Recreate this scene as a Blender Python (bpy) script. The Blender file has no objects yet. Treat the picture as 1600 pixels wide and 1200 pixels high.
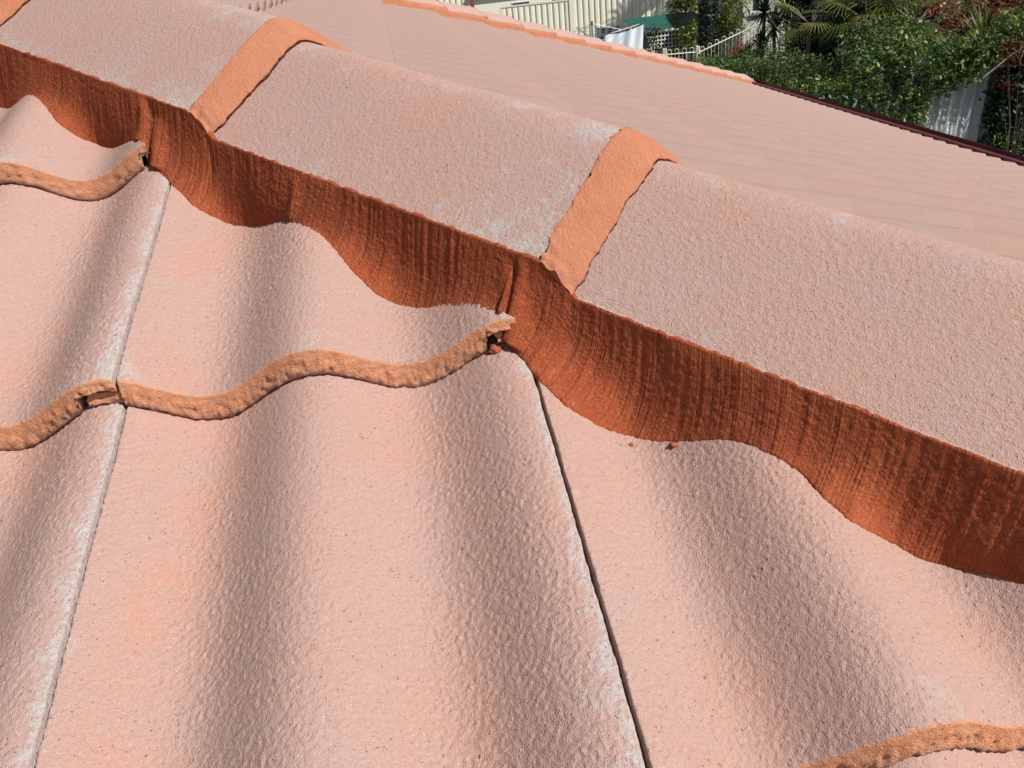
import bpy, math, random
import numpy as np
from mathutils import Matrix, Vector, Euler

# ------------------------------------------------------------------ camera, sky, sun, exposure
sc = bpy.context.scene
col = sc.collection
PITCH = 0.3350898
TP, SP, CP = math.tan(PITCH), math.sin(PITCH), math.cos(PITCH)

cam_d = bpy.data.cameras.new('camera')
cam = bpy.data.objects.new('camera', cam_d)
col.objects.link(cam)
RT = Vector((0.98370551, -0.15150263, -0.09680093))
DN = Vector((-0.15644474, -0.45600958, -0.8761166))
FW = Vector((0.08859181, 0.87698473, -0.47228093))
m = Matrix.Identity(4)
for r in range(3):
    m[r][0], m[r][1], m[r][2] = RT[r], -DN[r], -FW[r]
m[0][3], m[1][3], m[2][3] = 0.26073767, -0.23847842, 0.36907596
cam.matrix_world = m
cam_d.sensor_width = 36.0
cam_d.lens = 36.0 * 1244.75 / 1600
cam_d.clip_start = 0.02
cam_d.clip_end = 800
sc.camera = cam

SUN_EL, SUN_AZ = math.radians(49), math.radians(126.5)      # azimuth clockwise from +Y
world = bpy.data.worlds.new('World')
sc.world = world
world.use_nodes = True
wn = world.node_tree
sky = wn.nodes.new('ShaderNodeTexSky')
sky.sky_type = 'NISHITA'
sky.sun_disc = False
sky.sun_elevation = SUN_EL
sky.sun_rotation = SUN_AZ
wn.links.new(sky.outputs[0], wn.nodes['Background'].inputs[0])
wn.nodes['Background'].inputs[1].default_value = 0.065
SUN = Vector((math.sin(SUN_AZ) * math.cos(SUN_EL), math.cos(SUN_AZ) * math.cos(SUN_EL), math.sin(SUN_EL)))
sd = bpy.data.lights.new('sun', 'SUN')
sd.energy = 5.0
sd.angle = math.radians(0.5)
sd.color = (1.0, 0.955, 0.89)
so = bpy.data.objects.new('sun', sd)
so.rotation_euler = SUN.to_track_quat('Z', 'Y').to_euler()
col.objects.link(so)

sc.view_settings.view_transform = 'Standard'
sc.view_settings.look = 'None'
sc.view_settings.exposure = 0.22
sc.view_settings.gamma = 1.0
sc.view_settings.use_curve_mapping = False
sc.render.engine = 'CYCLES'
sc.render.resolution_x, sc.render.resolution_y = 1024, 768

# ------------------------------------------------------------------ helpers
rng = np.random.default_rng(7)
random.seed(7)
PERM = np.random.default_rng(3).permutation(512)
ANG = np.random.default_rng(4).random(512) * 2 * np.pi
GX, GY = np.cos(ANG), np.sin(ANG)


def pn(x, y, seed=0):
    """2-D gradient noise, about -1..1"""
    x = np.asarray(x, float) + seed * 17.31
    y = np.asarray(y, float) + seed * 9.77
    xi, yi = np.floor(x).astype(int), np.floor(y).astype(int)
    fx, fy = x - xi, y - yi
    u, v = fx * fx * fx * (fx * (fx * 6 - 15) + 10), fy * fy * fy * (fy * (fy * 6 - 15) + 10)

    def g(i, j, dx, dy):
        k = PERM[(PERM[(xi + i) & 511] + yi + j) & 511]
        return GX[k] * dx + GY[k] * dy
    a = g(0, 0, fx, fy) * (1 - u) + g(1, 0, fx - 1, fy) * u
    b = g(0, 1, fx, fy - 1) * (1 - u) + g(1, 1, fx - 1, fy - 1) * u
    return (a * (1 - v) + b * v) * 1.5


def mesh_from(name, verts, faces, smooth=True, attrs=None):
    me = bpy.data.meshes.new(name)
    verts = np.asarray(verts, np.float32)
    faces = np.asarray(faces, np.int32)
    n = len(faces)
    k = faces.shape[1]
    me.vertices.add(len(verts))
    me.vertices.foreach_set('co', verts.ravel())
    me.loops.add(n * k)
    me.loops.foreach_set('vertex_index', faces.ravel())
    me.polygons.add(n)
    me.polygons.foreach_set('loop_start', np.arange(0, n * k, k, dtype=np.int32))
    me.polygons.foreach_set('loop_total', np.full(n, k, np.int32))
    if smooth:
        me.polygons.foreach_set('use_smooth', np.ones(n, bool))
    for a, val in (attrs or {}).items():
        at = me.attributes.new(a, 'FLOAT', 'POINT')
        at.data.foreach_set('value', np.asarray(val, np.float32).ravel())
    me.update(calc_edges=True)
    return me


def grid_faces(nr, nc):
    i = np.arange(nr * nc).reshape(nr, nc)
    return np.stack([i[:-1, :-1], i[:-1, 1:], i[1:, 1:], i[1:, :-1]], -1).reshape(-1, 4)


def obj(name, me, mat=None, parent=None, loc=None, rot=None):
    o = bpy.data.objects.new(name, me)
    col.objects.link(o)
    if mat is not None and me is not None and not me.materials:
        me.materials.append(mat)
    if parent is not None:
        o.parent = parent
    if loc is not None:
        o.location = loc
    if rot is not None:
        o.rotation_euler = rot
    return o


def tag(o, label=None, cat=None, group=None, kind=None):
    if label: o['label'] = label
    if cat: o['category'] = cat
    if group: o['group'] = group
    if kind: o['kind'] = kind
    return o


def empty(name, loc, label, cat, group=None):
    o = bpy.data.objects.new(name, None)
    o.empty_display_size = 0.1
    col.objects.link(o)
    o.location = loc
    return tag(o, label, cat, group)


class MB:
    """collects boxes, tubes and free polygons, builds ONE mesh"""
    def __init__(self):
        self.v, self.f = [], []

    def poly(self, pts, faces):
        b = len(self.v)
        self.v += [tuple(p) for p in pts]
        self.f += [tuple(b + i for i in f) for f in faces]
        return self

    def box(self, c, s, rz=0.0):
        cx, cy, cz = c
        ca, sa = math.cos(rz), math.sin(rz)
        pts = []
        for dz in (-.5, .5):
            for dx, dy in ((-.5, -.5), (.5, -.5), (.5, .5), (-.5, .5)):
                x, y = dx * s[0], dy * s[1]
                pts.append((cx + x * ca - y * sa, cy + x * sa + y * ca, cz + dz * s[2]))
        return self.poly(pts, [(3, 2, 1, 0), (4, 5, 6, 7), (0, 1, 5, 4), (1, 2, 6, 5), (2, 3, 7, 6), (3, 0, 4, 7)])

    def tube(self, pts, rad, n=6):
        pts = [Vector(p) for p in pts]
        if not hasattr(rad, '__len__'):
            rad = [rad] * len(pts)
        b = len(self.v)
        for i, p in enumerate(pts):
            t = (pts[min(i + 1, len(pts) - 1)] - pts[max(i - 1, 0)]).normalized()
            a = t.cross(Vector((0, 0, 1)) if abs(t.z) < .9 else Vector((1, 0, 0))).normalized()
            c = t.cross(a)
            for k in range(n):
                w = 2 * math.pi * k / n
                self.v.append(tuple(p + (a * math.cos(w) + c * math.sin(w)) * rad[i]))
        for i in range(len(pts) - 1):
            for k in range(n):
                k2 = (k + 1) % n
                self.f.append((b + i * n + k, b + i * n + k2, b + (i + 1) * n + k2, b + (i + 1) * n + k))
        self.f.append(tuple(b + k for k in range(n))[::-1])
        self.f.append(tuple(b + (len(pts) - 1) * n + k for k in range(n)))
        return self

    def build(self, name, mat, parent=None, origin=None, smooth=False):
        me = bpy.data.meshes.new(name)
        o3 = Vector(origin) if origin is not None else Vector((0, 0, 0))
        me.from_pydata([tuple(Vector(p) - o3) for p in self.v], [], self.f)
        if smooth:
            me.polygons.foreach_set('use_smooth', np.ones(len(self.f), bool))
        me.update()
        o = obj(name, me, mat, parent)
        if parent is None and origin is not None:
            o.location = o3
        return o


# ------------------------------------------------------------------ materials
def new_mat(name, rough=0.9, spec=0.2):
    mt = bpy.data.materials.new(name)
    mt.use_nodes = True
    nt = mt.node_tree
    b = nt.nodes['Principled BSDF']
    b.inputs['Roughness'].default_value = rough
    b.inputs['Specular IOR Level'].default_value = spec
    return mt, nt, b


class NT:
    """small node-graph helper"""
    def __init__(self, nt):
        self.nt = nt
        self.pos = nt.nodes.new('ShaderNodeNewGeometry').outputs['Position']

    def link(self, a, b):
        if isinstance(a, (int, float)):
            b.default_value = a
        elif isinstance(a, tuple):
            b.default_value = a if len(a) == 4 else a + (1,)
        else:
            self.nt.links.new(a, b)

    def noise(self, scale, detail=3, rough=.55, vec=None, dim='3D'):
        n = self.nt.nodes.new('ShaderNodeTexNoise')
        n.inputs['Scale'].default_value = scale
        n.inputs['Detail'].default_value = detail
        n.inputs['Roughness'].default_value = rough
        self.nt.links.new(vec or self.pos, n.inputs['Vector'])
        return n.outputs['Fac']

    def voro(self, scale, vec=None, out='Distance'):
        n = self.nt.nodes.new('ShaderNodeTexVoronoi')
        n.inputs['Scale'].default_value = scale
        self.nt.links.new(vec or self.pos, n.inputs['Vector'])
        return n.outputs[out]

    def math(self, op, a, b=0.0, c=None, clamp=False):
        n = self.nt.nodes.new('ShaderNodeMath')
        n.operation = op
        n.use_clamp = clamp
        self.link(a, n.inputs[0])
        self.link(b, n.inputs[1])
        if c is not None:
            self.link(c, n.inputs[2])
        return n.outputs[0]

    def ramp(self, x, lo, hi, a=0.0, b=1.0):
        n = self.nt.nodes.new('ShaderNodeMapRange')
        n.interpolation_type = 'SMOOTHSTEP'
        self.link(x, n.inputs[0])
        for i, v in zip((1, 2, 3, 4), (lo, hi, a, b)):
            n.inputs[i].default_value = v
        return n.outputs[0]

    def mix(self, f, a, b, blend='MIX'):
        n = self.nt.nodes.new('ShaderNodeMix')
        n.data_type = 'RGBA'
        n.blend_type = blend
        self.link(f, n.inputs[0])
        self.link(a, n.inputs[6])
        self.link(b, n.inputs[7])
        return n.outputs[2]

    def attr(self, name):
        n = self.nt.nodes.new('ShaderNodeAttribute')
        n.attribute_name = name
        return n.outputs['Fac']

    def rand(self):
        return self.nt.nodes.new('ShaderNodeObjectInfo').outputs['Random']

    def bump(self, h, strength, dist, normal=None):
        n = self.nt.nodes.new('ShaderNodeBump')
        n.inputs['Strength'].default_value = strength
        n.inputs['Distance'].default_value = dist
        self.link(h, n.inputs['Height'])
        if normal is not None:
            self.nt.links.new(normal, n.inputs['Normal'])
        return n.outputs[0]

    def mapping(self, sx, sy, sz, rz=0.0):
        n = self.nt.nodes.new('ShaderNodeMapping')
        n.inputs['Scale'].default_value = (sx, sy, sz)
        n.inputs['Rotation'].default_value = (0, 0, rz)
        self.nt.links.new(self.pos, n.inputs['Vector'])
        return n.outputs[0]


def tile_material(name, tone=None):
    mt, nt, b = new_mat(name, 1.0, .03)
    g = NT(nt)
    base = g.mix(g.ramp(g.noise(9, 4), .3, .7), (.440, .277, .230), (.425, .286, .248))
    base = g.mix(g.math('MULTIPLY', g.rand(), .14), base, (.43, .282, .242))
    # orange oxide dust in the pans
    dust = g.math('MULTIPLY', g.attr('dust'), g.ramp(g.noise(13, 3), .38, .7))
    dust = g.math('MULTIPLY', dust, g.ramp(g.noise(75, 5, .75), .30, .62, .25, 1))
    base = g.mix(g.math('MULTIPLY', dust, .42), base, (.52, .240, .150))
    # coarse and fine mottling
    base = g.mix(g.ramp(g.noise(160, 3, .7), .42, .72, 0, .20), base, (.38, .26, .23))
    base = g.mix(g.ramp(g.noise(420, 2, .6), .5, .75, 0, .40), base, (.53, .36, .30))
    # pale grey worn patches
    wear = g.math('ADD', g.attr('wear'), g.math('MULTIPLY', g.math('SUBTRACT', g.noise(38, 5, .7), .5), 1.5))
    wear = g.ramp(wear, .42, .80)
    wear = g.math('MULTIPLY', wear, g.ramp(g.noise(330, 4, .75), .36, .60))
    base = g.mix(g.math('MULTIPLY', wear, .72), base, (.43, .46, .455))
    # sparkle grains and dark pits
    sp = g.ramp(g.voro(330), .10, .17, 1, 0)
    sp = g.math('MULTIPLY', sp, g.ramp(g.noise(60, 2), .50, .62))
    base = g.mix(g.math('MULTIPLY', sp, .40), base, (.75, .70, .64))
    pit = g.math('MULTIPLY', g.ramp(g.voro(150), .10, .18, 1, 0), g.ramp(g.noise(45, 2), .58, .70))
    base = g.mix(g.math('MULTIPLY', pit, .55), base, (.13, .085, .08))
    pit2 = g.math('MULTIPLY', g.ramp(g.voro(300), .12, .22, 1, 0), g.ramp(g.noise(110, 3, .7), .50, .62))
    base = g.mix(g.math('MULTIPLY', pit2, .22), base, (.17, .12, .11))
    # raw oxide colour of the cast front edge
    edge = g.ramp(g.math('ADD', g.attr('nose'), g.math('MULTIPLY', g.math('SUBTRACT', g.noise(170, 3, .7), .5), .9)), .42, .60)
    ncol = g.mix(g.ramp(g.noise(120, 4, .7), .35, .7), (.60, .262, .138), (.57, .290, .178))
    ncol = g.mix(g.math('MULTIPLY', g.ramp(g.attr('nose'), .98, 1.16), .75), ncol, (.46, .275, .215))
    ncol = g.mix(g.ramp(g.noise(70, 4, .75), .58, .74, 0, .6), ncol, (.50, .34, .26))
    base = g.mix(edge, base, ncol)
    if tone:
        base = g.mix(1.0, base, tone, 'MULTIPLY')
    nt.links.new(base, b.inputs['Base Color'])
    h1 = g.noise(520, 3, .7)
    h2 = g.voro(230)
    bil = g.math('ABSOLUTE', g.math('SUBTRACT', g.noise(540, 2, .7), .5))
    n0 = g.bump(bil, .52, .0048)
    n1 = g.bump(h1, .42, .0020, n0)
    n2 = g.bump(h2, .30, .0014, n1)
    n3 = g.bump(g.math('MULTIPLY', g.math('ADD', pit, pit2), -1.0), .7, .0012, n2)
    nt.links.new(n3, b.inputs['Normal'])
    return mt


def mortar_material(name, ca, cb, cc):
    mt, nt, b = new_mat(name, 1.0, .03)
    g = NT(nt)
    c = g.mix(g.ramp(g.noise(14, 4), .3, .7), ca, cb)
    c = g.mix(g.ramp(g.noise(90, 4, .7), .45, .75, 0, .45), c, cc)
    c = g.mix(g.ramp(g.noise(500, 2, .6), .52, .72, 0, .25), c, (.56, .30, .19))
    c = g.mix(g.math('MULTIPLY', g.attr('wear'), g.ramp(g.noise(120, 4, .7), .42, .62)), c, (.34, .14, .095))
    # trowel strokes, laid out along the hip and down the face of the bed
    cv = nt.nodes.new('ShaderNodeCombineXYZ')
    g.link(g.attr('along'), cv.inputs[0])
    g.link(g.math('MULTIPLY', g.attr('down'), .035), cv.inputs[1])
    st1 = g.noise(380, 3, .6, cv.outputs[0])
    st2 = g.noise(34, 2, .5, cv.outputs[0])
    stroke = g.math('MULTIPLY', st1, g.ramp(st2, .35, .65, .25, 1))
    stroke = g.math('MULTIPLY', stroke, g.attr('bed'))
    nt.links.new(c, b.inputs['Base Color'])
    n0 = g.bump(stroke, .9, .0050)
    n1 = g.bump(g.noise(480, 3, .7), .65, .0016, n0)
    n2 = g.bump(g.voro(400), .40, .0010, n1)
    nt.links.new(n2, b.inputs['Normal'])
    return mt


def simple_mat(name, c1, c2=None, scale=8, rough=.7, spec=.3, bump=0, bscale=60, metal=0):
    mt, nt, b = new_mat(name, rough, spec)
    g = NT(nt)
    c2 = c2 or tuple(min(1, x * 1.15 + .003) for x in c1)
    c = g.mix(g.ramp(g.noise(scale, 4), .35, .65), c1, c2)
    nt.links.new(c, b.inputs['Base Color'])
    b.inputs['Metallic'].default_value = metal
    if bump:
        nt.links.new(g.bump(g.noise(bscale, 3), bump, .01), b.inputs['Normal'])
    return mt


def leaf_mat(name, cols, rough=.45, trans=.25):
    """leaf colour by a random value carried on each leaf"""
    mt, nt, b = new_mat(name, rough, .35)
    g = NT(nt)
    r = nt.nodes.new('ShaderNodeValToRGB')
    cr = r.color_ramp
    n = len(cols)
    while len(cr.elements) < n:
        cr.elements.new(.5)
    for i, (p, c) in enumerate(cols):
        cr.elements[i].position = p
        cr.elements[i].color = c + (1,)
    nt.links.new(g.attr('tint'), r.inputs[0])
    nt.links.new(r.outputs[0], b.inputs['Base Color'])
    tr = nt.nodes.new('ShaderNodeBsdfTranslucent')
    nt.links.new(r.outputs[0], tr.inputs[0])
    ms = nt.nodes.new('ShaderNodeMixShader')
    ms.inputs[0].default_value = trans
    nt.links.new(b.outputs[0], ms.inputs[1])
    nt.links.new(tr.outputs[0], ms.inputs[2])
    nt.links.new(ms.outputs[0], nt.nodes['Material Output'].inputs[0])
    return mt


M_TILE = tile_material('weathered_concrete_tile')
M_TILE_END = tile_material('shade_toned_tile', (.80, .84, .85))  # same tile coat; weaker sun on the end slope put into a darker tone
M_MORTAR = mortar_material('terracotta_pointing_mortar', (.335, .085, .036), (.290, .066, .028), (.37, .115, .053))
M_JOINT = mortar_material('sunlit_tone_mortar', (.435, .182, .105), (.40, .155, .085), (.46, .22, .138))  # lit copy of the bed mortar, pale sunlit tone put into its colour
M_DECK = simple_mat('dark_roof_lining', (.03, .028, .026))
M_GUTTER = simple_mat('maroon_gutter_paint', (.095, .014, .014), (.12, .020, .018), 5, .4, .4)
M_WALLBR = simple_mat('house_brick_wall', (.36, .2, .14), (.3, .17, .12), 20, .9, .2)
M_CREAM = simple_mat('cream_fence_paint', (.82, .80, .66), (.79, .77, .63), 2, .5, .3)
M_WHITE = simple_mat('aged_white_paint', (.66, .68, .66), (.56, .59, .58), 6, .7, .2)
M_OFFW = simple_mat('off_white_render', (.68, .66, .58), (.62, .60, .53), 3, .9, .2)
M_POOL = simple_mat('cream_metal_tube', (.62, .60, .50), None, 5, .5, .3)
M_GREY = simple_mat('galvanised_steel', (.30, .31, .32), None, 9, .45, .5, metal=.4)
M_GREENM = simple_mat('dark_green_steel', (.05, .10, .08), None, 9, .5, .4)
M_ROOFG = simple_mat('green_corrugated_sheet', (.018, .085, .062), (.024, .10, .075), 3, .5, .4)
M_SHEET = simple_mat('pale_blue_white_cotton', (.74, .80, .86), (.70, .77, .84), 3, .9, .1)
M_SLATE = simple_mat('slate_cloth_and_sheet_shade', (.10, .11, .14), (.13, .14, .17), 6, .95, .1)  # dark washing, and the sheet's turned side with shade put into the colour
M_GLASS = simple_mat('dark_window_glass', (.02, .024, .03), None, 3, .08, .5)
M_BROWN = simple_mat('red_brown_paint', (.22, .05, .03), None, 5, .6, .3)
M_BARK = simple_mat('grey_bark', (.20, .17, .14), (.29, .26, .22), 25, .95, .1, .6, 40)
M_GROUND = simple_mat('dry_lawn_and_soil', (.10, .095, .05), (.15, .13, .08), 1.3, .95, .1, .4, 30)

# ------------------------------------------------------------------ the house: roof geometry
W, GAUGE, TNOSE, X0 = 0.30, 0.33247858, 0.0228, 0.84165
XE, YF = 4.349, 9.117                      # eave line of the end slope, its far corner
YN = -(XE - X0)                            # near corner
S2 = math.sqrt(2)
TLEN = GAUGE + .06


def hwave(u):
    return .016 * (np.cos(2 * np.pi * (u - .017) / .15) - 1)


def a_world(u, v, n):
    return np.stack([u, v * CP - n * SP, v * SP + n * CP], -1)


house = empty('house', (1.0, 3.0, -3.7), 'house with a salmon tiled hip roof and terracotta pointed ridge caps', 'house')
house_inv = Matrix.Translation(-house.location)


def hobj(name, me, mat, parent=None, mat_world=None):
    """part of the house; mesh given in world or, with mat_world, in local coordinates"""
    o = obj(name, me, mat)
    o.parent = parent or house
    if parent is None:
        o.matrix_parent_inverse = house_inv
    if mat_world is not None:
        o.matrix_basis = mat_world
    return o


# roof decks under the tiles (thin solid slabs)
def deck(pts, th=.02):
    n = len(pts)
    mb = MB()
    lo = [(p[0], p[1], p[2] - th) for p in pts]
    mb.poly(list(pts) + lo, [tuple(range(n)), tuple(range(2 * n - 1, n - 1, -1))] +
            [(i, n + i, n + (i + 1) % n, (i + 1) % n) for i in range(n)])
    return mb


APX = (X0 + XE - YF) / 2          # hips meet here
APY = X0 - APX
DZ = -.075
RIDGE_X = -9.0
zt = lambda x: -(x - X0) * TP + DZ
EZ = zt(XE)
slopeA = deck([(RIDGE_X, YN, EZ), (XE - .05, YN, EZ), (APX, APY, zt(APX)), (RIDGE_X, APY, zt(APX))]).build('roof_slope', M_DECK, None)
slopeB = deck([(XE - .05, YN + .05, EZ), (XE - .05, YF - .05, EZ), (APX + .02, APY, zt(APX + .02))]).build('roof_slope', M_DECK, None)
slopeC = deck([(XE - .05, YF, EZ), (RIDGE_X, YF, EZ), (RIDGE_X, APY + .02, zt(APX)), (APX, APY + .02, zt(APX))]).build('roof_slope', M_TILE, None)
for o, lb in ((slopeA, 'tiled roof slope with thick orange tile edges beside the hip'),
              (slopeB, 'end slope of the roof running down to the maroon gutter'),
              (slopeC, 'rear roof slope beyond the second hip')):
    o.parent = house
    o.matrix_parent_inverse = house_inv
    o['label'] = lb


def tile_mesh(name, du, dv, ox, oy, detail, clip=None, nosesteps=9):
    """one interlocking double-wave tile. local axes: u across, v up the slope, n out of the roof"""
    lip = np.concatenate([[.0068], np.arange(.0080, .0305, max(du, .004))])
    main = np.concatenate([[.0316, .0322], np.arange(.0322 + du, .3, du)])
    over = np.concatenate([[.3, .3006], np.arange(.3006 + du, .3282, du), [.3284, .3290]])
    cu, dh, th = [], [], []
    for u in lip: cu.append(u); dh.append(-.0105); th.append(.0112)
    cu.append(.0310); dh.append(-.0105); th.append(.0112)
    for k, u in enumerate(main): cu.append(u); dh.append(-.0012 if k == 0 else 0); th.append(.0216)
    for k, u in enumerate(over):
        cu.append(u)
        dh.append(-.0010 if k == len(over) - 1 else 0)
        th.append(.0216 if k == 0 else .0100)
    cu.append(.3292); dh.append(-.0095); th.append(.0005)
    cu, dh, th = map(np.array, (cu, dh, th))
    nc = len(cu)
    r = .0024
    rows = [('b', .05), ('b', .004)] + [('n', a) for a in np.linspace(0, 1, nosesteps)]
    rows += [('r', a) for a in ((.35, .7) if detail else (.6,))]
    vt = np.append(np.arange(r, TLEN - .3 * dv, dv), TLEN)
    rows += [('t', a) for a in vt]
    nr = len(rows)
    V = np.zeros((nr, nc, 3))
    nose = np.zeros((nr, nc))
    kind = np.array([k[0] for k in rows])
    wob = .0016 * pn((cu + ox) * 22, cu * 0 + oy * 3.1, 5) + (.0008 * pn((cu + ox) * 90, cu * 0 + oy * 3.1, 6) if detail else 0)
    tn = th + (.0007 * pn((cu + ox) * 55, cu * 0 + oy * 5.1, 9) if detail else 0)
    hu = hwave(cu) + dh
    for i, (k, a) in enumerate(rows):
        if k == 'b':
            v, n = a + 0 * cu - .006, hu - tn
            nose[i] = 1
        elif k == 'n':
            v = wob - .0075 * (1 - a) * np.minimum(tn / .025, 1) + .0020 * math.exp(-a / .08)
            n = hu - tn + (tn - r) * a
            nose[i] = 1.15 - .30 * a
            if detail:
                e = math.sin(math.pi * min(a + .12, 1)) ** .5
                v = v - e * (.0016 * pn((cu + ox) * 150, n * 260 + oy * 7, 11) + .0012 * pn((cu + ox) * 330, n * 420 + oy * 7, 12)
                             + .0010 * np.abs(pn((cu + ox) * 60, n * 230 + oy * 7, 13)))
        elif k == 'r':
            w = a * math.pi / 2
            v = wob + r * (1 - math.cos(w))
            n = hu - r + r * math.sin(w)
            nose[i] = .80 - .45 * a
        else:
            v, n = a + wob * max(0, 1 - (a - r) / .012), hu + 0
            nose[i] = max(0, .28 - (a - r) * 34)
        V[i, :, 0], V[i, :, 1] = cu, v
        V[i, :, 2] = n + TNOSE * (1 - v / GAUGE)
    top = kind == 't'
    if detail:
        nr_ = (kind == 'n') | (kind == 'r')
        jc = (cu < .014) | ((cu > .295) & (cu < .3012))
        q = V[np.ix_(nr_, jc)]
        V[np.ix_(nr_, jc, [0])] += (.0022 * pn(q[:, :, 2] * 170 + ox * 9, q[:, :, 0] * 60 + oy * 3, 17) + .0012 * pn(q[:, :, 2] * 420 + ox * 9, q[:, :, 0] * 90, 18))[..., None]
        U, Vv = V[top][:, :, 0] + ox, V[top][:, :, 1] + oy
        s1 = .42 + .58 * np.clip(.55 + .9 * pn(U * 7, Vv * 5, 24), 0, 1)
        wu = U + .004 * pn(U * 60, Vv * 60, 31)
        lum = (.00010 * np.abs(pn(wu * 120, Vv * 95, 21)) + .00040 * np.abs(pn(wu * 250, Vv * 205, 22)) + .00040 * np.abs(pn(wu * 370, Vv * 310, 28)) + .00008 * pn(wu * 150, Vv * 120, 27)
               + .00045 * pn(U * 400, Vv * 360, 23)) * s1
        lum += .0012 * pn(U * 11, Vv * 8, 25)
        V[top, :, 2] += lum * 1.75
        # slight side wobble of the long edges so that the joints are not ruled lines
        ew = .0007 * pn(Vv * 45, U * 0 + ox * 3, 41) + .0004 * pn(Vv * 160, U * 0 + ox * 3, 42)
        edge = np.exp(-((V[top][:, :, 0] - .329) / .004) ** 2) + np.exp(-((V[top][:, :, 0] - .0316) / .004) ** 2) * .6
        V[top, :, 0] += ew * edge
    uu, vv = V[:, :, 0], V[:, :, 1]
    hn = (hwave(uu) + .032) / .032
    wear = .56 * np.exp(-((.331 - uu) / .011) ** 2) + .16 * np.exp(-((uu - .026) / .016) ** 2)
    wear += .30 * np.clip(hn - .55, 0, 1) + .14
    wear += .22 * np.exp(-(vv / .03) ** 2) * hn
    dustv = np.clip(1.15 - hn * 1.3, 0, 1) * .8 + .8 * np.exp(-((uu - .065) / .022) ** 2) + .15
    if not detail:
        wear = wear * .45
        nose = nose * 0
    F = grid_faces(nr, nc)
    V = V.reshape(-1, 3)
    A = {'nose': nose.ravel(), 'wear': wear.ravel(), 'dust': dustv.ravel()}
    if clip is not None:
        wv = clip(V)
        keep = wv[F].min(1) > 0
        F = F[keep]
        if len(F) == 0:
            return None
        used = np.unique(F)
        mp = np.zeros(len(V), np.int64)
        mp[used] = np.arange(len(used))
        F = mp[F]
        V = V[used]
        A = {k: x[used] for k, x in A.items()}
    return mesh_from(name, V, F, True, A)


ROT_A = Matrix.Rotation(PITCH, 4, 'X')


def place_A(i, j):
    p = a_world(np.array(i * W), np.array(j * GAUGE), np.array(0.))
    return Matrix.Translation(Vector(p)) @ ROT_A


def clip_A(mw, lim=.045, stub=0.0, xs=0.0):
    mm = np.array(mw)

    def f(V):
        P = V @ mm[:3, :3].T + mm[:3, 3]
        return -(P[:, 0] + P[:, 1] - X0) / S2 - lim - stub * (P[:, 0] > xs)
    return f


COARSE = tile_mesh('coarse_tile', .010, .15, 0, 0, False, None, 3)
hi_tiles = {(-1, 2), (-1, 1), (0, 1), (-1, 0), (0, 0), (1, 0), (1, -1), (2, -1), (-2, 2), (-2, 1), (-1, 3), (-2, 3), (0, -1), (0, 2), (1, 1), (2, 0)}
for j in range(-11, 9):
    for i in range(-12, 13):
        mw = place_A(i, j)
        cs = np.array([[.02, 0, 0], [.33, 0, 0], [.02, TLEN, 0], [.33, TLEN, 0]])
        cw = clip_A(mw)(cs)
        if cw.max() <= 0:
            continue
        hi = (i, j) in hi_tiles
        if not hi and (i < -8 or (i < -4 and (i + j) < -14)):
            continue
        if hi:
            st = .0011 if (i, j) in ((0, 1), (0, 0), (1, 0), (-1, 0), (-1, 1)) else .0028
            me = tile_mesh('roof_tile', st, st, i * W, j * GAUGE, True, clip_A(mw, .152 if (i, j) in ((1, 1), (0, 2)) else .131, .017 if (i, j) in ((0, 1), (-1, 2)) else 0, (i + 1) * W + .004))
        elif cw.min() > .02:
            me = COARSE
        else:
            me = tile_mesh('roof_tile', .010, .02, 0, 0, False, clip_A(mw), 3)
        if me is None:
            continue
        hobj('roof_tile', me, M_TILE, slopeA, mw)

# the end slope: same tile turned a quarter, upslope towards -X
ROT_B = Matrix.Rotation(math.pi / 2, 4, 'Z') @ ROT_A


def place_B(k, j, y0=YN):
    d = j * GAUGE
    x = XE - d * CP
    return Matrix.Translation(Vector((x, y0 + k * W, -(XE - X0) * TP + d * SP))) @ ROT_B


def clip_B(mw, lim=.045):
    mm = np.array(mw)

    def f(V):
        P = V @ mm[:3, :3].T + mm[:3, 3]
        a = (P[:, 0] + P[:, 1] - X0) / S2 - lim
        b = ((P[:, 0] - XE) - (P[:, 1] - YF)) / S2 - lim
        return np.minimum(a, b)
    return f


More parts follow.
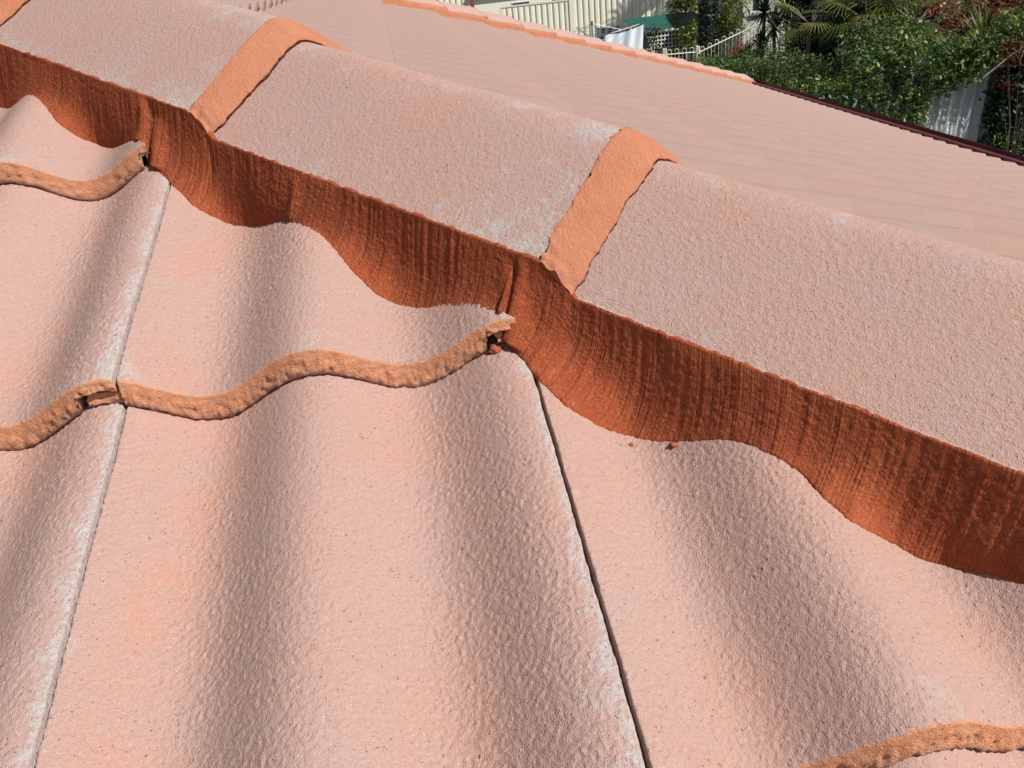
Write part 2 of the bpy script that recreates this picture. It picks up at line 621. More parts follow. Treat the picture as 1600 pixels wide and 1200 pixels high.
MEDB = tile_mesh('roof_tile', .010, .13, 0, 0, False, None, 3)
cands = []
for j in range(0, 21):
    for k in range(-1, 43):
        mw = place_B(k, j)
        us = np.array([[a, b, 0] for a in (.03, .18, .33) for b in (0, TLEN / 2, TLEN)])
        cw = clip_B(mw)(us)
        if cw.max() <= 0:
            continue
        c = mw @ Vector((.17, .17, 0))
        dv_ = c - cam.location
        zc = dv_.dot(FW)
        px = 800 + 1244 * dv_.dot(RT) / zc if zc > 0 else 9999
        vis = zc > 0 and px < 1720 and px > 300
        cands.append((0 if vis else 1, dv_.length, mw, cw.min() > .01))
cands.sort(key=lambda t: (t[0], t[1]))
rest_v, rest_f, rest_a, nb = [], [], {'nose': [], 'wear': [], 'dust': []}, 0
for q, (vis, dist, mw, whole) in enumerate(cands):
    me = MEDB if whole else tile_mesh('roof_tile', .012, .03, 0, 0, False, clip_B(mw), 3)
    if me is None:
        continue
    if q < 295:
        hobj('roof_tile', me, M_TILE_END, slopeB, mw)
    else:
        n = len(me.vertices)
        v = np.empty(n * 3, np.float32)
        me.vertices.foreach_get('co', v)
        mm = np.array(mw)
        rest_v.append(v.reshape(-1, 3) @ mm[:3, :3].T + mm[:3, 3])
        f = np.empty(len(me.loops), np.int32)
        me.loops.foreach_get('vertex_index', f)
        rest_f.append(f.reshape(-1, 4) + nb)
        for a in rest_a:
            x = np.empty(n, np.float32)
            me.attributes[a].data.foreach_get('value', x)
            rest_a[a].append(x)
        nb += n
if rest_v:
    me = mesh_from('roof_tile_field', np.concatenate(rest_v), np.concatenate(rest_f), True, {k: np.concatenate(x) for k, x in rest_a.items()})
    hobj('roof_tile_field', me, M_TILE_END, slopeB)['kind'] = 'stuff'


# ------------------------------------------------------------------ hips: mortar bed, ridge caps, pointed joints
def surf_A(x, y):
    """height of the tile surface of the near slope at plan position x, y"""
    n = np.zeros_like(x)
    for _ in range(12):
        v = (y + n * SP) / CP
        fr = v / GAUGE - np.floor(v / GAUGE)
        n = TNOSE * (1 - fr) + hwave(x)
    v = (y + n * SP) / CP
    return v * SP + n * CP


class Hip:
    def __init__(s, O, D, L):
        s.O, s.D, s.L = map(np.array, (O, D, L))

    def pt(s, t, w, z):
        t, w, z = np.broadcast_arrays(t, w, z)
        return s.O + t[..., None] * s.D + w[..., None] * s.L + z[..., None] * np.array([0, 0, 1.])


H1 = Hip((X0, 0, 0), (1, -1, -TP), (-1 / S2, -1 / S2, 0))
H2 = Hip((XE, YF, -(XE - X0) * TP), (1, 1, -TP), (1 / S2, -1 / S2, 0))
CAPS, CAPW = .2828, .127
apex_z = lambda f: .0775 + .0165 * f
foot_z = lambda f: .0085 + .0195 * f


def cap_z(w, f):
    """top surface of a ridge cap: two flat flanks and a rounded crest"""
    r = .020
    q = (np.sqrt(w * w + r * r) - r) / (math.sqrt(CAPW ** 2 + r * r) - r)
    return apex_z(f) + .0015 - (apex_z(f) + .0015 - foot_z(f)) * q


def cap_mesh(hip, s0, fine, seed):
    ds, dw = (.0018 / 1.42, .0020) if fine else (.05, .0212)
    f = np.concatenate([np.arange(-.10, 1, ds / CAPS), [1.0]])
    w = np.arange(-CAPW, CAPW + 1e-6, dw if fine else .0127)
    w = np.concatenate([w, [CAPW]]) if abs(w[-1] - CAPW) > 1e-5 else w
    Fq, Wq = np.meshgrid(f, w, indexing='ij')
    Z = cap_z(Wq, Fq)
    T = s0 + Fq * CAPS
    if fine:
        a, b = T * 1.42, Wq
        s1 = .5 + .5 * np.clip(.5 + .8 * pn(a * 8, b * 8, seed), 0, 1)
        Z = Z + (.00022 * pn(a * 130, b * 130, seed + 1) + .00025 * pn(a * 230, b * 230, seed + 2) + .00022 * pn(a * 420, b * 420, seed + 3)) * s1
        Z = Z + .0012 * pn(a * 9, b * 9, seed + 4)
        T = T + .0012 * pn(b * 30, Fq * 0, seed + 5) * (Fq > .9)
    P = hip.pt(T, Wq, Z)
    nr, nc = Fq.shape
    ed = np.minimum(1 - Fq, 1) * CAPS * 1.42
    wear = .22 * np.exp(-(ed / .07) ** 2) + .20 * np.exp(-((CAPW - Wq) / .030) ** 2) + .22 * np.exp(-(Wq / .03) ** 2) + .24
    rows = [P]
    # thickness: end faces and undersides as extra rows and columns
    P2 = hip.pt(T, Wq * .955, Z - .013)
    V = np.concatenate([P.reshape(-1, 3), P2.reshape(-1, 3)])
    F1 = grid_faces(nr, nc)
    N = nr * nc
    idx = np.arange(N).reshape(nr, nc)
    ring = np.concatenate([idx[0, :], idx[1:, -1], idx[-1, -2::-1], idx[-2:0:-1, 0]])
    nx = np.roll(ring, -1)
    side = np.stack([ring, nx, nx + N, ring + N], -1)
    F = np.concatenate([F1, F1[:, ::-1] + N, side])
    z = np.zeros(2 * N)
    wr = np.concatenate([wear.ravel(), wear.ravel()])
    return mesh_from('ridge_cap', V, F, True, {'nose': z, 'wear': wr, 'dust': z + .45})


def joint_mesh(hip, s1, fine, seed):
    """mortar wedge smeared from the lower end of one cap onto the head of the next"""
    nw, nt_ = (190, 44) if fine else (23, 5)
    wv = np.linspace(-CAPW - .001, CAPW + .0012, nw)
    t = np.linspace(0, 1, nt_)
    Wq, Tq = np.meshgrid(wv, t, indexing='ij')
    a = np.abs(wv) / CAPW
    left = s1 - .0006 + (.0016 * pn(wv * 45, 0 * wv, seed) + .0012 * pn(wv * 190, 0 * wv, seed + 1) + .0008 * pn(wv * 420, 0 * wv, seed + 11) if fine else 0)
    wid = .0245 - .0055 * a ** 2 + (.0030 * pn(wv * 22, 0 * wv, seed + 2) + .0015 * pn(wv * 85, 0 * wv, seed + 3) + .0007 * pn(wv * 330, 0 * wv, seed + 7) if fine else 0)
    if fine:
        w0 = .0245 - .0055 * a ** 2
        T = s1 - .0006 + w0[:, None] * Tq + (left - s1 + .0006)[:, None] * np.exp(-Tq / .07) + (wid - w0)[:, None] * np.exp(-(1 - Tq) / .09)
    else:
        T = (s1 - .001) + wid[:, None] * Tq
    zl = cap_z(Wq, 1.0)
    fr = (T - s1) / CAPS
    zr = cap_z(Wq, fr)
    sm = Tq ** .85
    Z = zl * (1 - sm) + zr * sm + .0050 * np.sin(np.pi * np.clip(Tq, 0, 1)) ** .55 - .0009 * (1 - Tq) + .0016
    if fine:
        aa = T * 1.42
        body = np.clip(np.minimum(Tq, 1 - Tq) * 8, .25, 1)
        Z += body * (.0006 * pn(aa * 70, Wq * 55, seed + 4) + .00030 * pn(aa * 330, Wq * 330, seed + 5) + .0017 * pn(aa * 26, Wq * 18, seed + 6))
        crumb = np.exp(-np.minimum(Tq, 1 - Tq) / .05) * np.clip(pn(aa * 240, Wq * 240, seed + 8), 0, 1)
        Z += .0014 * crumb
        foot = np.exp(-(CAPW - Wq) / .010)
        Z += foot * (.0042 * pn(aa * 120, Wq * 150, seed + 9) + .0006)
    P = hip.pt(T, Wq, Z)
    B = hip.pt(T, Wq, np.minimum(zr, zl) - .016)
    V = np.concatenate([P.reshape(-1, 3), B.reshape(-1, 3)])
    N = nw * nt_
    idx = np.arange(N).reshape(nw, nt_)
    ring = np.concatenate([idx[0, :], idx[1:, -1], idx[-1, -2::-1], idx[-2:0:-1, 0]])
    nx = np.roll(ring, -1)
    F1 = grid_faces(nw, nt_)
    F = np.concatenate([F1[:, ::-1], np.stack([ring + N, nx + N, nx, ring], -1)])
    wear = np.exp(-(CAPW - Wq) / .012) * 1.0 + .6 * np.exp(-Tq / .03) + .5 * np.exp(-(1 - Tq) / .03)
    return mesh_from('joint_mortar', V, F, True, {'wear': np.concatenate([wear.ravel(), np.ones(N)])})


def foot_profile(s):
    """height of the lower rim of the caps along the hip, stepping down at each joint"""
    f = (s - S1) / CAPS
    k = np.floor(f)
    f = f - k
    # for a little after a joint the mortar still hangs from the upper cap's end
    b = np.clip(f / .075, 0, 1)
    return foot_z(1.0) * (1 - b) + foot_z(f) * b


S1 = -.4045
MS = np.array([-.984, -.872, -.835, -.820, -.806, -.774, -.729, -.696, -.677, -.662, -.643, -.619, -.594, -.572, -.549, -.528, -.511, -.491,
               -.465, -.438, -.421, -.415, -.400, -.389, -.373, -.362, -.345, -.322, -.303, -.287, -.271, -.255, -.245, -.233, -.216, -.196, -.176, -.160])
MWD = np.array([.143, .146, .157, .150, .140, .140, .148, .158, .160, .149, .140, .138, .142, .145, .149, .156, .156, .150, .149, .150, .150,
                .153, .162, .168, .173, .166, .152, .147, .144, .145, .147, .152, .160, .162, .147, .140, .140, .143])


def bed_mesh(hip, sa, sb, fine, near_side=True):
    ds, nq = (.0016 / 1.42, 64) if fine else (.03, 5)
    s = np.arange(sa, sb, ds)
    q = np.linspace(0, 1, nq)
    wb = np.interp(s, MS, MWD, left=.147, right=.147) if (fine and near_side) else .150 + 0 * s
    wt = CAPW + .0012
    zt_ = foot_profile(s) + .0004
    if fine:
        wb = wb + .0012 * pn(s * 60, 0 * s, 51) + .0008 * pn(s * 220, 0 * s, 52)
        zt_ = zt_ + .0006 * pn(s * 90, 0 * s, 53) + .0006 * pn(s * 330, 0 * s, 54)
        P0 = hip.pt(s, wb, 0 * s)
        zb = surf_A(P0[:, 0], P0[:, 1]) + s * TP
        # mortar bridges the abrupt steps at tile noses
        zb = zb + .0002
    else:
        zb = -wb * TP / S2 - .03
    S, Q = np.meshgrid(s, q, indexing='ij')
    # steep trowelled face, flaring out at the foot
    flare = Q ** 5
    lin = .62
    mean = (.151 - wt) * lin
    Wd = wt + mean * Q + (wb - wt - mean)[:, None] * flare
    Z = zt_[:, None] + (zb - zt_)[:, None] * Q
    if fine:
        H = (zt_ - zb)[:, None] * Q
        sw = S * 1.42 + .10 * H * Q + .010 * pn(S * 7, Q * 1.0, 60) * Q       # strokes swing with the trowel
        st = .0004 * pn(sw * 85, Q * .5, 61) + .0006 * pn(sw * 210, Q * .5, 62) + .0004 * pn(sw * 430, Q * .6, 63)
        st *= (.55 + .7 * np.clip(.5 + 1.0 * pn(S * 11, Q * 2.0, 64), 0, 1)) * (1.1 - .6 * Q)
        gr = .00025 * pn(S * 1.42 * 420, H * 420, 65) + .00025 * pn(S * 1.42 * 230, H * 200, 66) + .0004 * pn(S * 1.42 * 38, H * 30, 67)
        low = .0007 * pn(S * 1.42 * 12, H * 5, 68)
        for c, a, wd in ((-.4165, .0026, .0045), (-.4225, -.0020, .0028), (-.738, .0030, .0050), (-.7305, -.0022, .0028), (-.672, -.0018, .002), (-.588, .0022, .004)):
            low = low + a * np.exp(-((S - c - .006 * Q + .010 * Q * Q) / wd) ** 2) * np.clip(Q * 4, .0, 1)
        for c, a, wd in ((-.4135, .0095, .0085), (-.7205, .0085, .0090)):
            low = low + a * np.exp(-((S - c + .006 * (1 - Q)) / wd) ** 2) * np.clip((Q - .25) * 2.2, 0, 1)
        env = np.clip(Q * 9, 0, 1) * np.clip((1 - Q) * 14, .15, 1)
        Wd = Wd + (st + gr + low) * env
    if not fine:
        sw, H = S * 1.42, (zt_ - zb)[:, None] * Q
    P = hip.pt(S, Wd, Z)
    # head: smeared thinly onto the rim of the caps
    rg = (.0010 + .0022 * np.clip(.4 + pn(s * 140, 0 * s, 57) + .6 * pn(s * 420, 0 * s, 58), 0, 1)) if fine else .001 + 0 * s
    head = hip.pt(s, wt - .0022 - rg, zt_ + .0010 - .0006)
    # foot lip: turn under
    lip1 = hip.pt(s, Wd[:, -1] + .0003, Z[:, -1] - .0042)
    lip2 = hip.pt(s, Wd[:, -1] - .012, Z[:, -1] - .020)
    P = np.concatenate([head[:, None], P, lip1[:, None], lip2[:, None]], 1)
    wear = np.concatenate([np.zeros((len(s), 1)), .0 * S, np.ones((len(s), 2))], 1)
    along = np.concatenate([sw[:, :1], sw, sw[:, -1:], sw[:, -1:]], 1)
    down = np.concatenate([H[:, :1], H, H[:, -1:], H[:, -1:]], 1)
    ax = {'wear': wear.ravel(), 'along': along.ravel(), 'down': down.ravel(), 'bed': np.ones(wear.size)}
    nr, nc = P.shape[:2]
    F = grid_faces(nr, nc)
    if not near_side:
        F = F[:, ::-1]
    return P.reshape(-1, 3), F, ax


def bed_both(hip, hip_m, sa, sb, fine):
    a = bed_mesh(hip, sa, sb, fine, True)
    b = bed_mesh(hip_m, sa, sb, False, False)
    V = np.concatenate([a[0], b[0]])
    return mesh_from('hip_mortar', V, np.concatenate([a[1], b[1] + len(a[0])]), True, {k: np.concatenate([a[2][k], b[2][k]]) for k in a[2]})


H1m = Hip((X0, 0, 0), (1, -1, -TP), (1 / S2, 1 / S2, 0))
H2m = Hip((XE, YF, -(XE - X0) * TP), (1, 1, -TP), (-1 / S2, 1 / S2, 0))
smax = XE - X0
bed1 = hobj('hip_mortar', bed_both(H1, H1m, -1.45, .45, True), M_MORTAR)
bed1['label'] = 'trowelled terracotta mortar bed under the ridge caps of the hip'
for sa, sb in ((-2.75, -1.44), (.44, smax - .08)):
    for hp, nsd in ((H1, True), (H1m, False)):
        v, f, w_ = bed_mesh(hp, sa, sb, False, nsd)
        hobj('mortar_run', mesh_from('mortar_run', v, f, True, w_), M_MORTAR, bed1)
for k in range(-8, 13):
    s0 = S1 + (k - 1) * CAPS
    if s0 + CAPS > smax:
        break
    fine = -2 <= k <= 1
    hobj('ridge_cap', cap_mesh(H1, s0, fine, 100 + 13 * k), M_TILE, bed1)
    hobj('joint_mortar', joint_mesh(H1, s0 + CAPS, -3 <= k <= 1, 300 + 13 * k), M_JOINT, bed1)

S1_keep = S1
S1 = -.10
bed2 = hobj('hip_mortar', bed_both(H2, H2m, -6.0, -.06, False), M_JOINT)
bed2['label'] = 'thin orange mortar bed along the far hip of the end slope'
for k in range(0, 21):
    s0 = S1 - (k + 1) * CAPS
    hobj('ridge_cap', cap_mesh(H2, s0, False, 500 + k), M_TILE, bed2)
    hobj('joint_mortar', joint_mesh(H2, s0 + CAPS, False, 700 + k), M_JOINT, bed2)
S1 = S1_keep


# ------------------------------------------------------------------ gutter, fascia, walls
def gutter_run(p0, p1, out):
    """box gutter with rolled front lip, mitred at the ends by the caller"""
    prof = [(-.005, .015), (-.005, -.095), (.122, -.095), (.140, -.01), (.140, .006), (.129, .010), (.124, .004), (.124, -.008), (.113, -.086), (.004, -.086), (.004, .015)]
    mb = MB()
    p0, p1, out = Vector(p0), Vector(p1), Vector(out)
    dr = (p1 - p0).normalized()
    pts = []
    for p, sgn in ((p0, -1), (p1, 1)):
        for o_, z in prof:
            pts.append(p + out * o_ + Vector((0, 0, z)) + dr * sgn * o_)
    n = len(prof)
    mb.poly(pts, [(i, (i + 1) % n, n + (i + 1) % n, n + i) for i in range(n)] + [tuple(range(n))[::-1], tuple(range(n, 2 * n))])
    return mb


EAZ = -(XE - X0) * TP + .028
gx = XE - .026
gut = gutter_run((gx, YN, EAZ), (gx, YF - .05, EAZ), (1, 0, 0)).build('gutter', M_GUTTER)
gut2 = gutter_run((gx, YF - .05, EAZ), (RIDGE_X, YF - .05, EAZ), (0, 1, 0)).build('gutter', M_GUTTER)
gut3 = gutter_run((RIDGE_X, YN, EAZ), (gx, YN, EAZ), (0, -1, 0)).build('gutter', M_GUTTER)
for o in (gut, gut2, gut3):
    o.parent = house
    o.matrix_parent_inverse = house_inv
gut['label'] = 'maroon metal gutter along the scalloped eave of the end slope'
for yb in (7.55,):
    b_ = MB().box((gx + .115, yb, EAZ + .012), (.05, .022, .004)).box((gx + .140, yb, EAZ + .004), (.012, .022, .03)).build('bracket', M_GREY)
    b_.parent = gut
fas = MB().box((gx - .02, (YN + YF) / 2, EAZ - .06), (.03, YF - YN, .17)).box(((RIDGE_X + gx) / 2, YN + .02, EAZ - .06), (gx - RIDGE_X - .05, .03, .168)) \
    .box(((RIDGE_X + gx) / 2, YF - .07, EAZ - .06), (gx - RIDGE_X - .05, .03, .168)).build('fascia', M_GUTTER)
wl = MB().box(((RIDGE_X + XE - .6) / 2, (YN + YF) / 2, (-3.7 + EAZ - .1) / 2), (XE - .6 - RIDGE_X, YF - YN - 1.2, EAZ - .1 + 3.7)).build('wall', M_WALLBR)
for o in (fas, wl):
    o.parent = house
    o.matrix_parent_inverse = house_inv

# ------------------------------------------------------------------ ground
GZ = -3.7
gnd = MB().poly([(-300, -300, GZ), (300, -300, GZ), (300, 300, GZ), (-300, 300, GZ)], [(0, 1, 2, 3)]).build('ground', M_GROUND)
gnd['kind'] = 'structure'
#BACKGROUND

# ------------------------------------------------------------------ plants: leaf builders
def leaf_cloud(name, C, size, mat, parent=None, up=.35, narrow=.42, tint=None, seed=0, bend=.25, out=None):
    """one mesh of many small bent leaves centred on the points C"""
    r = np.random.default_rng(seed)
    n = len(C)
    nrm = r.normal(size=(n, 3))
    nrm[:, 2] = np.abs(nrm[:, 2]) + up
    if out is not None:
        nrm += out * .8
    nrm /= np.linalg.norm(nrm, axis=1)[:, None]
    a = np.cross(nrm, r.normal(size=(n, 3)))
    a /= np.linalg.norm(a, axis=1)[:, None] + 1e-9
    b = np.cross(nrm, a)
    L = size * r.uniform(.6, 1.35, n)[:, None]
    w = L * narrow * r.uniform(.8, 1.2, n)[:, None]
    V = np.stack([C - a * L * .5, C - a * L * .05 + b * w * .5 - nrm * L * bend * .15, C + a * L * .5 - nrm * L * bend * .5, C - a * L * .05 - b * w * .5 - nrm * L * bend * .15], 1).reshape(-1, 3)
    F = np.arange(4 * n).reshape(n, 4)
    if tint is None:
        tint = r.random(n)
    me = mesh_from(name, V, F, False, {'tint': np.repeat(tint, 4)})
    return obj(name, me, mat, parent)


def clump_points(centres, rad, per, seed):
    r = np.random.default_rng(seed)
    c = np.repeat(np.asarray(centres), per, 0)
    d = r.normal(size=c.shape)
    d /= np.linalg.norm(d, axis=1)[:, None] + 1e-9
    rr = rad * r.random(len(c))[:, None] ** .45
    return c + d * rr * np.array([1, 1, .8]), np.repeat(r.random(len(centres)), per)


def blades(name, base, n, length, width, mat, parent=None, spread=(0, 1.2), seed=0, droop=.5, tilt=(0, 0, 1)):
    """rosette of long narrow arching blades"""
    r = np.random.default_rng(seed)
    Vs, Fs, T = [], [], []
    b = 0
    for i in range(n):
        az, el = r.uniform(0, 2 * math.pi), math.pi / 2 - r.uniform(*spread)
        d = np.array([math.cos(az) * math.cos(el), math.sin(az) * math.cos(el), math.sin(el)]) + .35 * (np.array(tilt) - np.array([0, 0, 1.]))
        d /= np.linalg.norm(d)
        sd = np.cross(d, [0, 0, 1.]); sd /= np.linalg.norm(sd) + 1e-6
        L = length * r.uniform(.7, 1.15)
        tt = r.random()
        for k, t in enumerate((0, .35, .7, 1)):
            p = np.array(base) + d * L * t - np.array([0, 0, 1.]) * droop * L * t * t * .6
            w = width * (1.0, 1.1, .7, .05)[k] * .5
            Vs += [p - sd * w, p + sd * w]
            T += [tt, tt]
        for k in range(3):
            Fs.append((b + 2 * k, b + 2 * k + 1, b + 2 * k + 3, b + 2 * k + 2))
        b += 8
    return obj(name, mesh_from(name, Vs, Fs, False, {'tint': T}), mat, parent)


def fan_frond(Vs, Fs, T, hub, d, R, r, nseg=22):
    """one palm fan: stiff narrow segments spread round the end of a stalk"""
    d = np.array(d) / np.linalg.norm(d)
    sd = np.cross(d, [0, 0, 1.]); sd /= np.linalg.norm(sd) + 1e-6
    tt = r.random()
    for k in range(nseg):
        a = (k / (nseg - 1) - .5) * 3.6
        e = d * math.cos(a) + sd * math.sin(a) + np.array([0, 0, .10])
        q = np.cross(e, np.cross(d, sd)); q /= np.linalg.norm(q) + 1e-6
        L = R * (.75 + .25 * math.cos(a * .7)) * r.uniform(.9, 1.08)
        b = len(Vs)
        for t, w in ((.05, .006), (.55, .018), (1, .002)):
            p = hub + e * L * t - np.array([0, 0, 1.]) * .35 * L * t ** 3
            Vs += [p - q * w * R * 1.6, p + q * w * R * 1.6]
            T += [min(1, max(0, tt + r.normal() * .12))] * 2
        Fs += [(b, b + 1, b + 3, b + 2), (b + 2, b + 3, b + 5, b + 4)]


def fan_palm(name, base, h, lean, nfr, R, mat, label, seed, stalk=.55):
    r = np.random.default_rng(seed)
    t = empty(name, base, label, 'palm', None)
    top = np.array([lean[0], lean[1], h])
    mb = MB()
    mb.tube([(lean[0] * q ** 1.4, lean[1] * q ** 1.4, h * q) for q in np.linspace(0, 1, 9)], [.075 - .03 * q for q in np.linspace(0, 1, 9)], 8)
    mb.build('trunk', M_BARK, t, smooth=True)
    Vs, Fs, T = [], [], []
    st = MB()
    for i in range(nfr):
        az = i * 2.399 + r.uniform(-.3, .3)
        el = r.uniform(-.3, 1.25)
        d = np.array([math.cos(az) * math.cos(el), math.sin(az) * math.cos(el), math.sin(el)])
        hub = top + d * stalk * r.uniform(.8, 1.2)
        st.tube([tuple(top), tuple(hub)], [.012, .008], 4)
        fan_frond(Vs, Fs, T, hub, d + np.array([0, 0, -.25]), R, r)
    st.build('stalks', M_BARK, t)
    obj('fronds', mesh_from('fronds', Vs, Fs, False, {'tint': T}), mat, t)
    return t


LM_HEDGE = leaf_mat('hedge_leaf', [(0, (.025, .06, .018)), (.40, (.065, .125, .030)), (.72, (.13, .19, .045)), (.9, (.26, .27, .06)), (1, (.36, .22, .07))])
LM_DARK = leaf_mat('shade_darkened_leaf', [(0, (.010, .022, .008)), (.6, (.020, .042, .014)), (1, (.035, .06, .02))], trans=.1)  # near-black greens put the deep shade among the trees into the leaf colour
LM_RED = leaf_mat('red_vine_leaf', [(0, (.16, .030, .018)), (.55, (.24, .055, .03)), (.8, (.10, .10, .03)), (1, (.34, .12, .06))])
LM_IVY = leaf_mat('glossy_ivy_leaf', [(0, (.015, .04, .022)), (.6, (.03, .075, .04)), (.85, (.07, .12, .07)), (1, (.20, .06, .03))], rough=.38, trans=.12)
LM_PALM = leaf_mat('yellow_green_palm_leaf', [(0, (.04, .07, .014)), (.5, (.09, .115, .02)), (1, (.21, .20, .045))])
LM_YUC = leaf_mat('dark_sword_leaf', [(0, (.008, .018, .010)), (.8, (.02, .035, .018)), (1, (.14, .16, .04))], trans=.08)
LM_YEL = leaf_mat('lime_shrub_leaf', [(0, (.05, .09, .012)), (.5, (.12, .16, .02)), (1, (.26, .26, .04))])
LM_CYP = leaf_mat('cypress_spray', [(0, (.012, .026, .012)), (1, (.028, .05, .02))], trans=.05)
LM_FLW = leaf_mat('red_flower', [(0, (.05, .08, .02)), (.45, (.35, .03, .02)), (1, (.5, .06, .03))])


def hedge(name, line, width, label, cat, mat, leaf, dens, seed, twig=True, base=GZ, core=True, crad=.26, per=95, holes=None):
    """long uneven hedge along a line of (x, y, top_z)"""
    r = np.random.default_rng(seed)
    t = empty(name, (line[0][0], line[0][1], base), label, cat)
    o = np.array([line[0][0], line[0][1], base])
    seg = [(np.array(a), np.array(b)) for a, b in zip(line[:-1], line[1:])]
    Ls = [np.linalg.norm((b - a)[:2]) for a, b in seg]
    cs = []
    tot = sum(Ls)
    n = int(tot * dens)
    tries = 0
    while len(cs) < n and tries < n * 20:
        tries += 1
        q = r.random() * tot
        for (a, b), L in zip(seg, Ls):
            if q <= L:
                break
            q -= L
        p = a + (b - a) * q / L
        dr = (b - a)[:2] / L
        nm = np.array([-dr[1], dr[0]])
        z = base + .15 + (p[2] - base - .15) * r.random() ** .8
        prof = math.sqrt(max(.05, 1 - ((z - base) / (p[2] - base + .05)) ** 4))
        side = r.choice([-1, 1]) * width * .5 * prof * r.uniform(.55, 1.1)
        c = np.array([p[0] + nm[0] * side, p[1] + nm[1] * side, z + .22 * pn(p[0] * 2.3, p[1] * 2.3, seed) * (z - base) / 2])
        if holes is not None and holes(c):
            continue
        cs.append(c)
    P, ct = clump_points(np.array(cs), crad, per, seed + 1)
    if holes is not None:
        k = ~np.array([holes(p) for p in P])
        P, ct = P[k], ct[k]
    tint = np.clip(.62 * r.random(len(P)) + .38 * ct, 0, 1)
    leaf_cloud('foliage', P - o, leaf, mat, t, tint=tint, seed=seed + 2)
    mb = MB()
    for i in range(int(tot * 2.5) if twig else 0):
        c = cs[r.integers(len(cs))]
        b = np.array([c[0] + r.normal() * .15, c[1] + r.normal() * .15, base])
        mid = (b * .4 + c * .6) + r.normal(size=3) * .12
        mb.tube([b - o, mid - o, c + r.normal(size=3) * .2 - o], [.02, .012, .005], 4)
    if twig:
        mb.build('branches', M_BARK, t)
    return t


# ------------------------------------------------------------------ hedge, creepers and the white fence beyond the eave
LM_H2 = leaf_mat('bright_shrub_leaf', [(0, (.03, .07, .018)), (.4, (.09, .15, .03)), (.7, (.19, .23, .05)), (.9, (.34, .30, .07)), (1, (.42, .24, .08))])
LM_H3 = leaf_mat('deep_shrub_leaf', [(0, (.014, .034, .010)), (.5, (.055, .095, .022)), (.8, (.13, .17, .04)), (1, (.30, .25, .07))], rough=.55)
hedge('leafy_shrub', [(7.95, 17.1, -2.15), (8.1, 18.6, -2.22), (8.25, 20.8, -2.45)], 1.2, 'low bushy green shrub at the foot of the sloping pool fence', 'shrub', LM_HEDGE, .07, 70, 11, crad=.22, per=80)
hedge('leafy_shrub', [(7.6, 13.9, -1.85), (7.85, 15.4, -1.78), (7.95, 17.2, -2.02)], 1.3, 'deep green shrub with small glossy leaves between two brighter shrubs', 'shrub', LM_H3, .06, 80, 12, crad=.20, per=90)
hedge('leafy_shrub', [(7.0, 12.2, -2.15), (7.2, 13.2, -2.2), (7.45, 14.3, -2.25)], 1.0, 'yellow green shrub with yellowing leaves just beyond the maroon gutter', 'shrub', LM_H2, .085, 80, 13, crad=.20, per=60)
hedge('leafy_shrub', [(7.7, 11.6, -1.22), (8.1, 12.6, -1.10), (8.6, 13.8, -1.30)], 1.2, 'tall dark green shrub rising behind the yellow green shrub', 'shrub', LM_H3, .075, 95, 14, crad=.24, per=75)
hedge('leafy_shrub', [(6.75, 10.6, -1.95), (6.95, 11.4, -1.75), (7.1, 12.3, -1.95)], .9, 'loose twiggy shrub pressed against the end of the white corrugated fence', 'shrub', LM_HEDGE, .075, 85, 15, crad=.19, per=60)

FA, FB = np.array([6.35, 10.30]), np.array([11.5, 9.75])          # white corrugated fence
FD = (FB - FA) / np.linalg.norm(FB - FA)
FN = np.array([FD[1], -FD[0]])                                  # faces the house
FL = np.linalg.norm(FB - FA)
wf = empty('corrugated_fence', (FA[0], FA[1], GZ), 'white corrugated sheet fence half buried under creeper and hedge', 'fence')
nsh = 5
for k in range(nsh):
    t0, t1 = k * FL / nsh, (k + 1) * FL / nsh + (.03 if k < nsh - 1 else 0)
    tt = np.linspace(t0, t1, 60)
    lean = .07
    Vs = []
    for z in (GZ, -1.38):
        off = .032 * np.sin(tt * 2 * math.pi / .146) + .004 * k + lean * (z - GZ) / 2.3
        for t_, o_ in zip(tt, off):
            p = FA + FD * t_ + FN * o_
            Vs.append((p[0] - FA[0], p[1] - FA[1], z - GZ))
    n = len(tt)
    top = [(x + FN[0] * -.006, y + FN[1] * -.006, z) for x, y, z in Vs]
    F = [(i, i + 1, n + i + 1, n + i) for i in range(n - 1)]
    F += [(2 * n + n + i, 2 * n + n + i + 1, 2 * n + i + 1, 2 * n + i) for i in range(n - 1)]
    F += [(n + i, n + i + 1, 3 * n + i + 1, 3 * n + i) for i in range(n - 1)]
    obj('fence_sheet', mesh_from('fence_sheet', Vs + top, F, True), M_WHITE, wf)


def fence_xy(t, off):
    p = FA + FD * t + FN * off
    return p[0], p[1]


def fence_t(c):
    return float(np.dot(np.array(c[:2]) - FA, FD))


def gap(c):
    """bare patches of the fence"""
    t = fence_t(c)
    lean = (c[2] + 2.1) * .25
    return (.95 - lean * .3 < t - .0 < 1.86 + lean * .2 and -3.0 < c[2] < -1.72 + (t - 1.4) * .55) or (t > 2.58 and -3.0 < c[2] < -1.85)


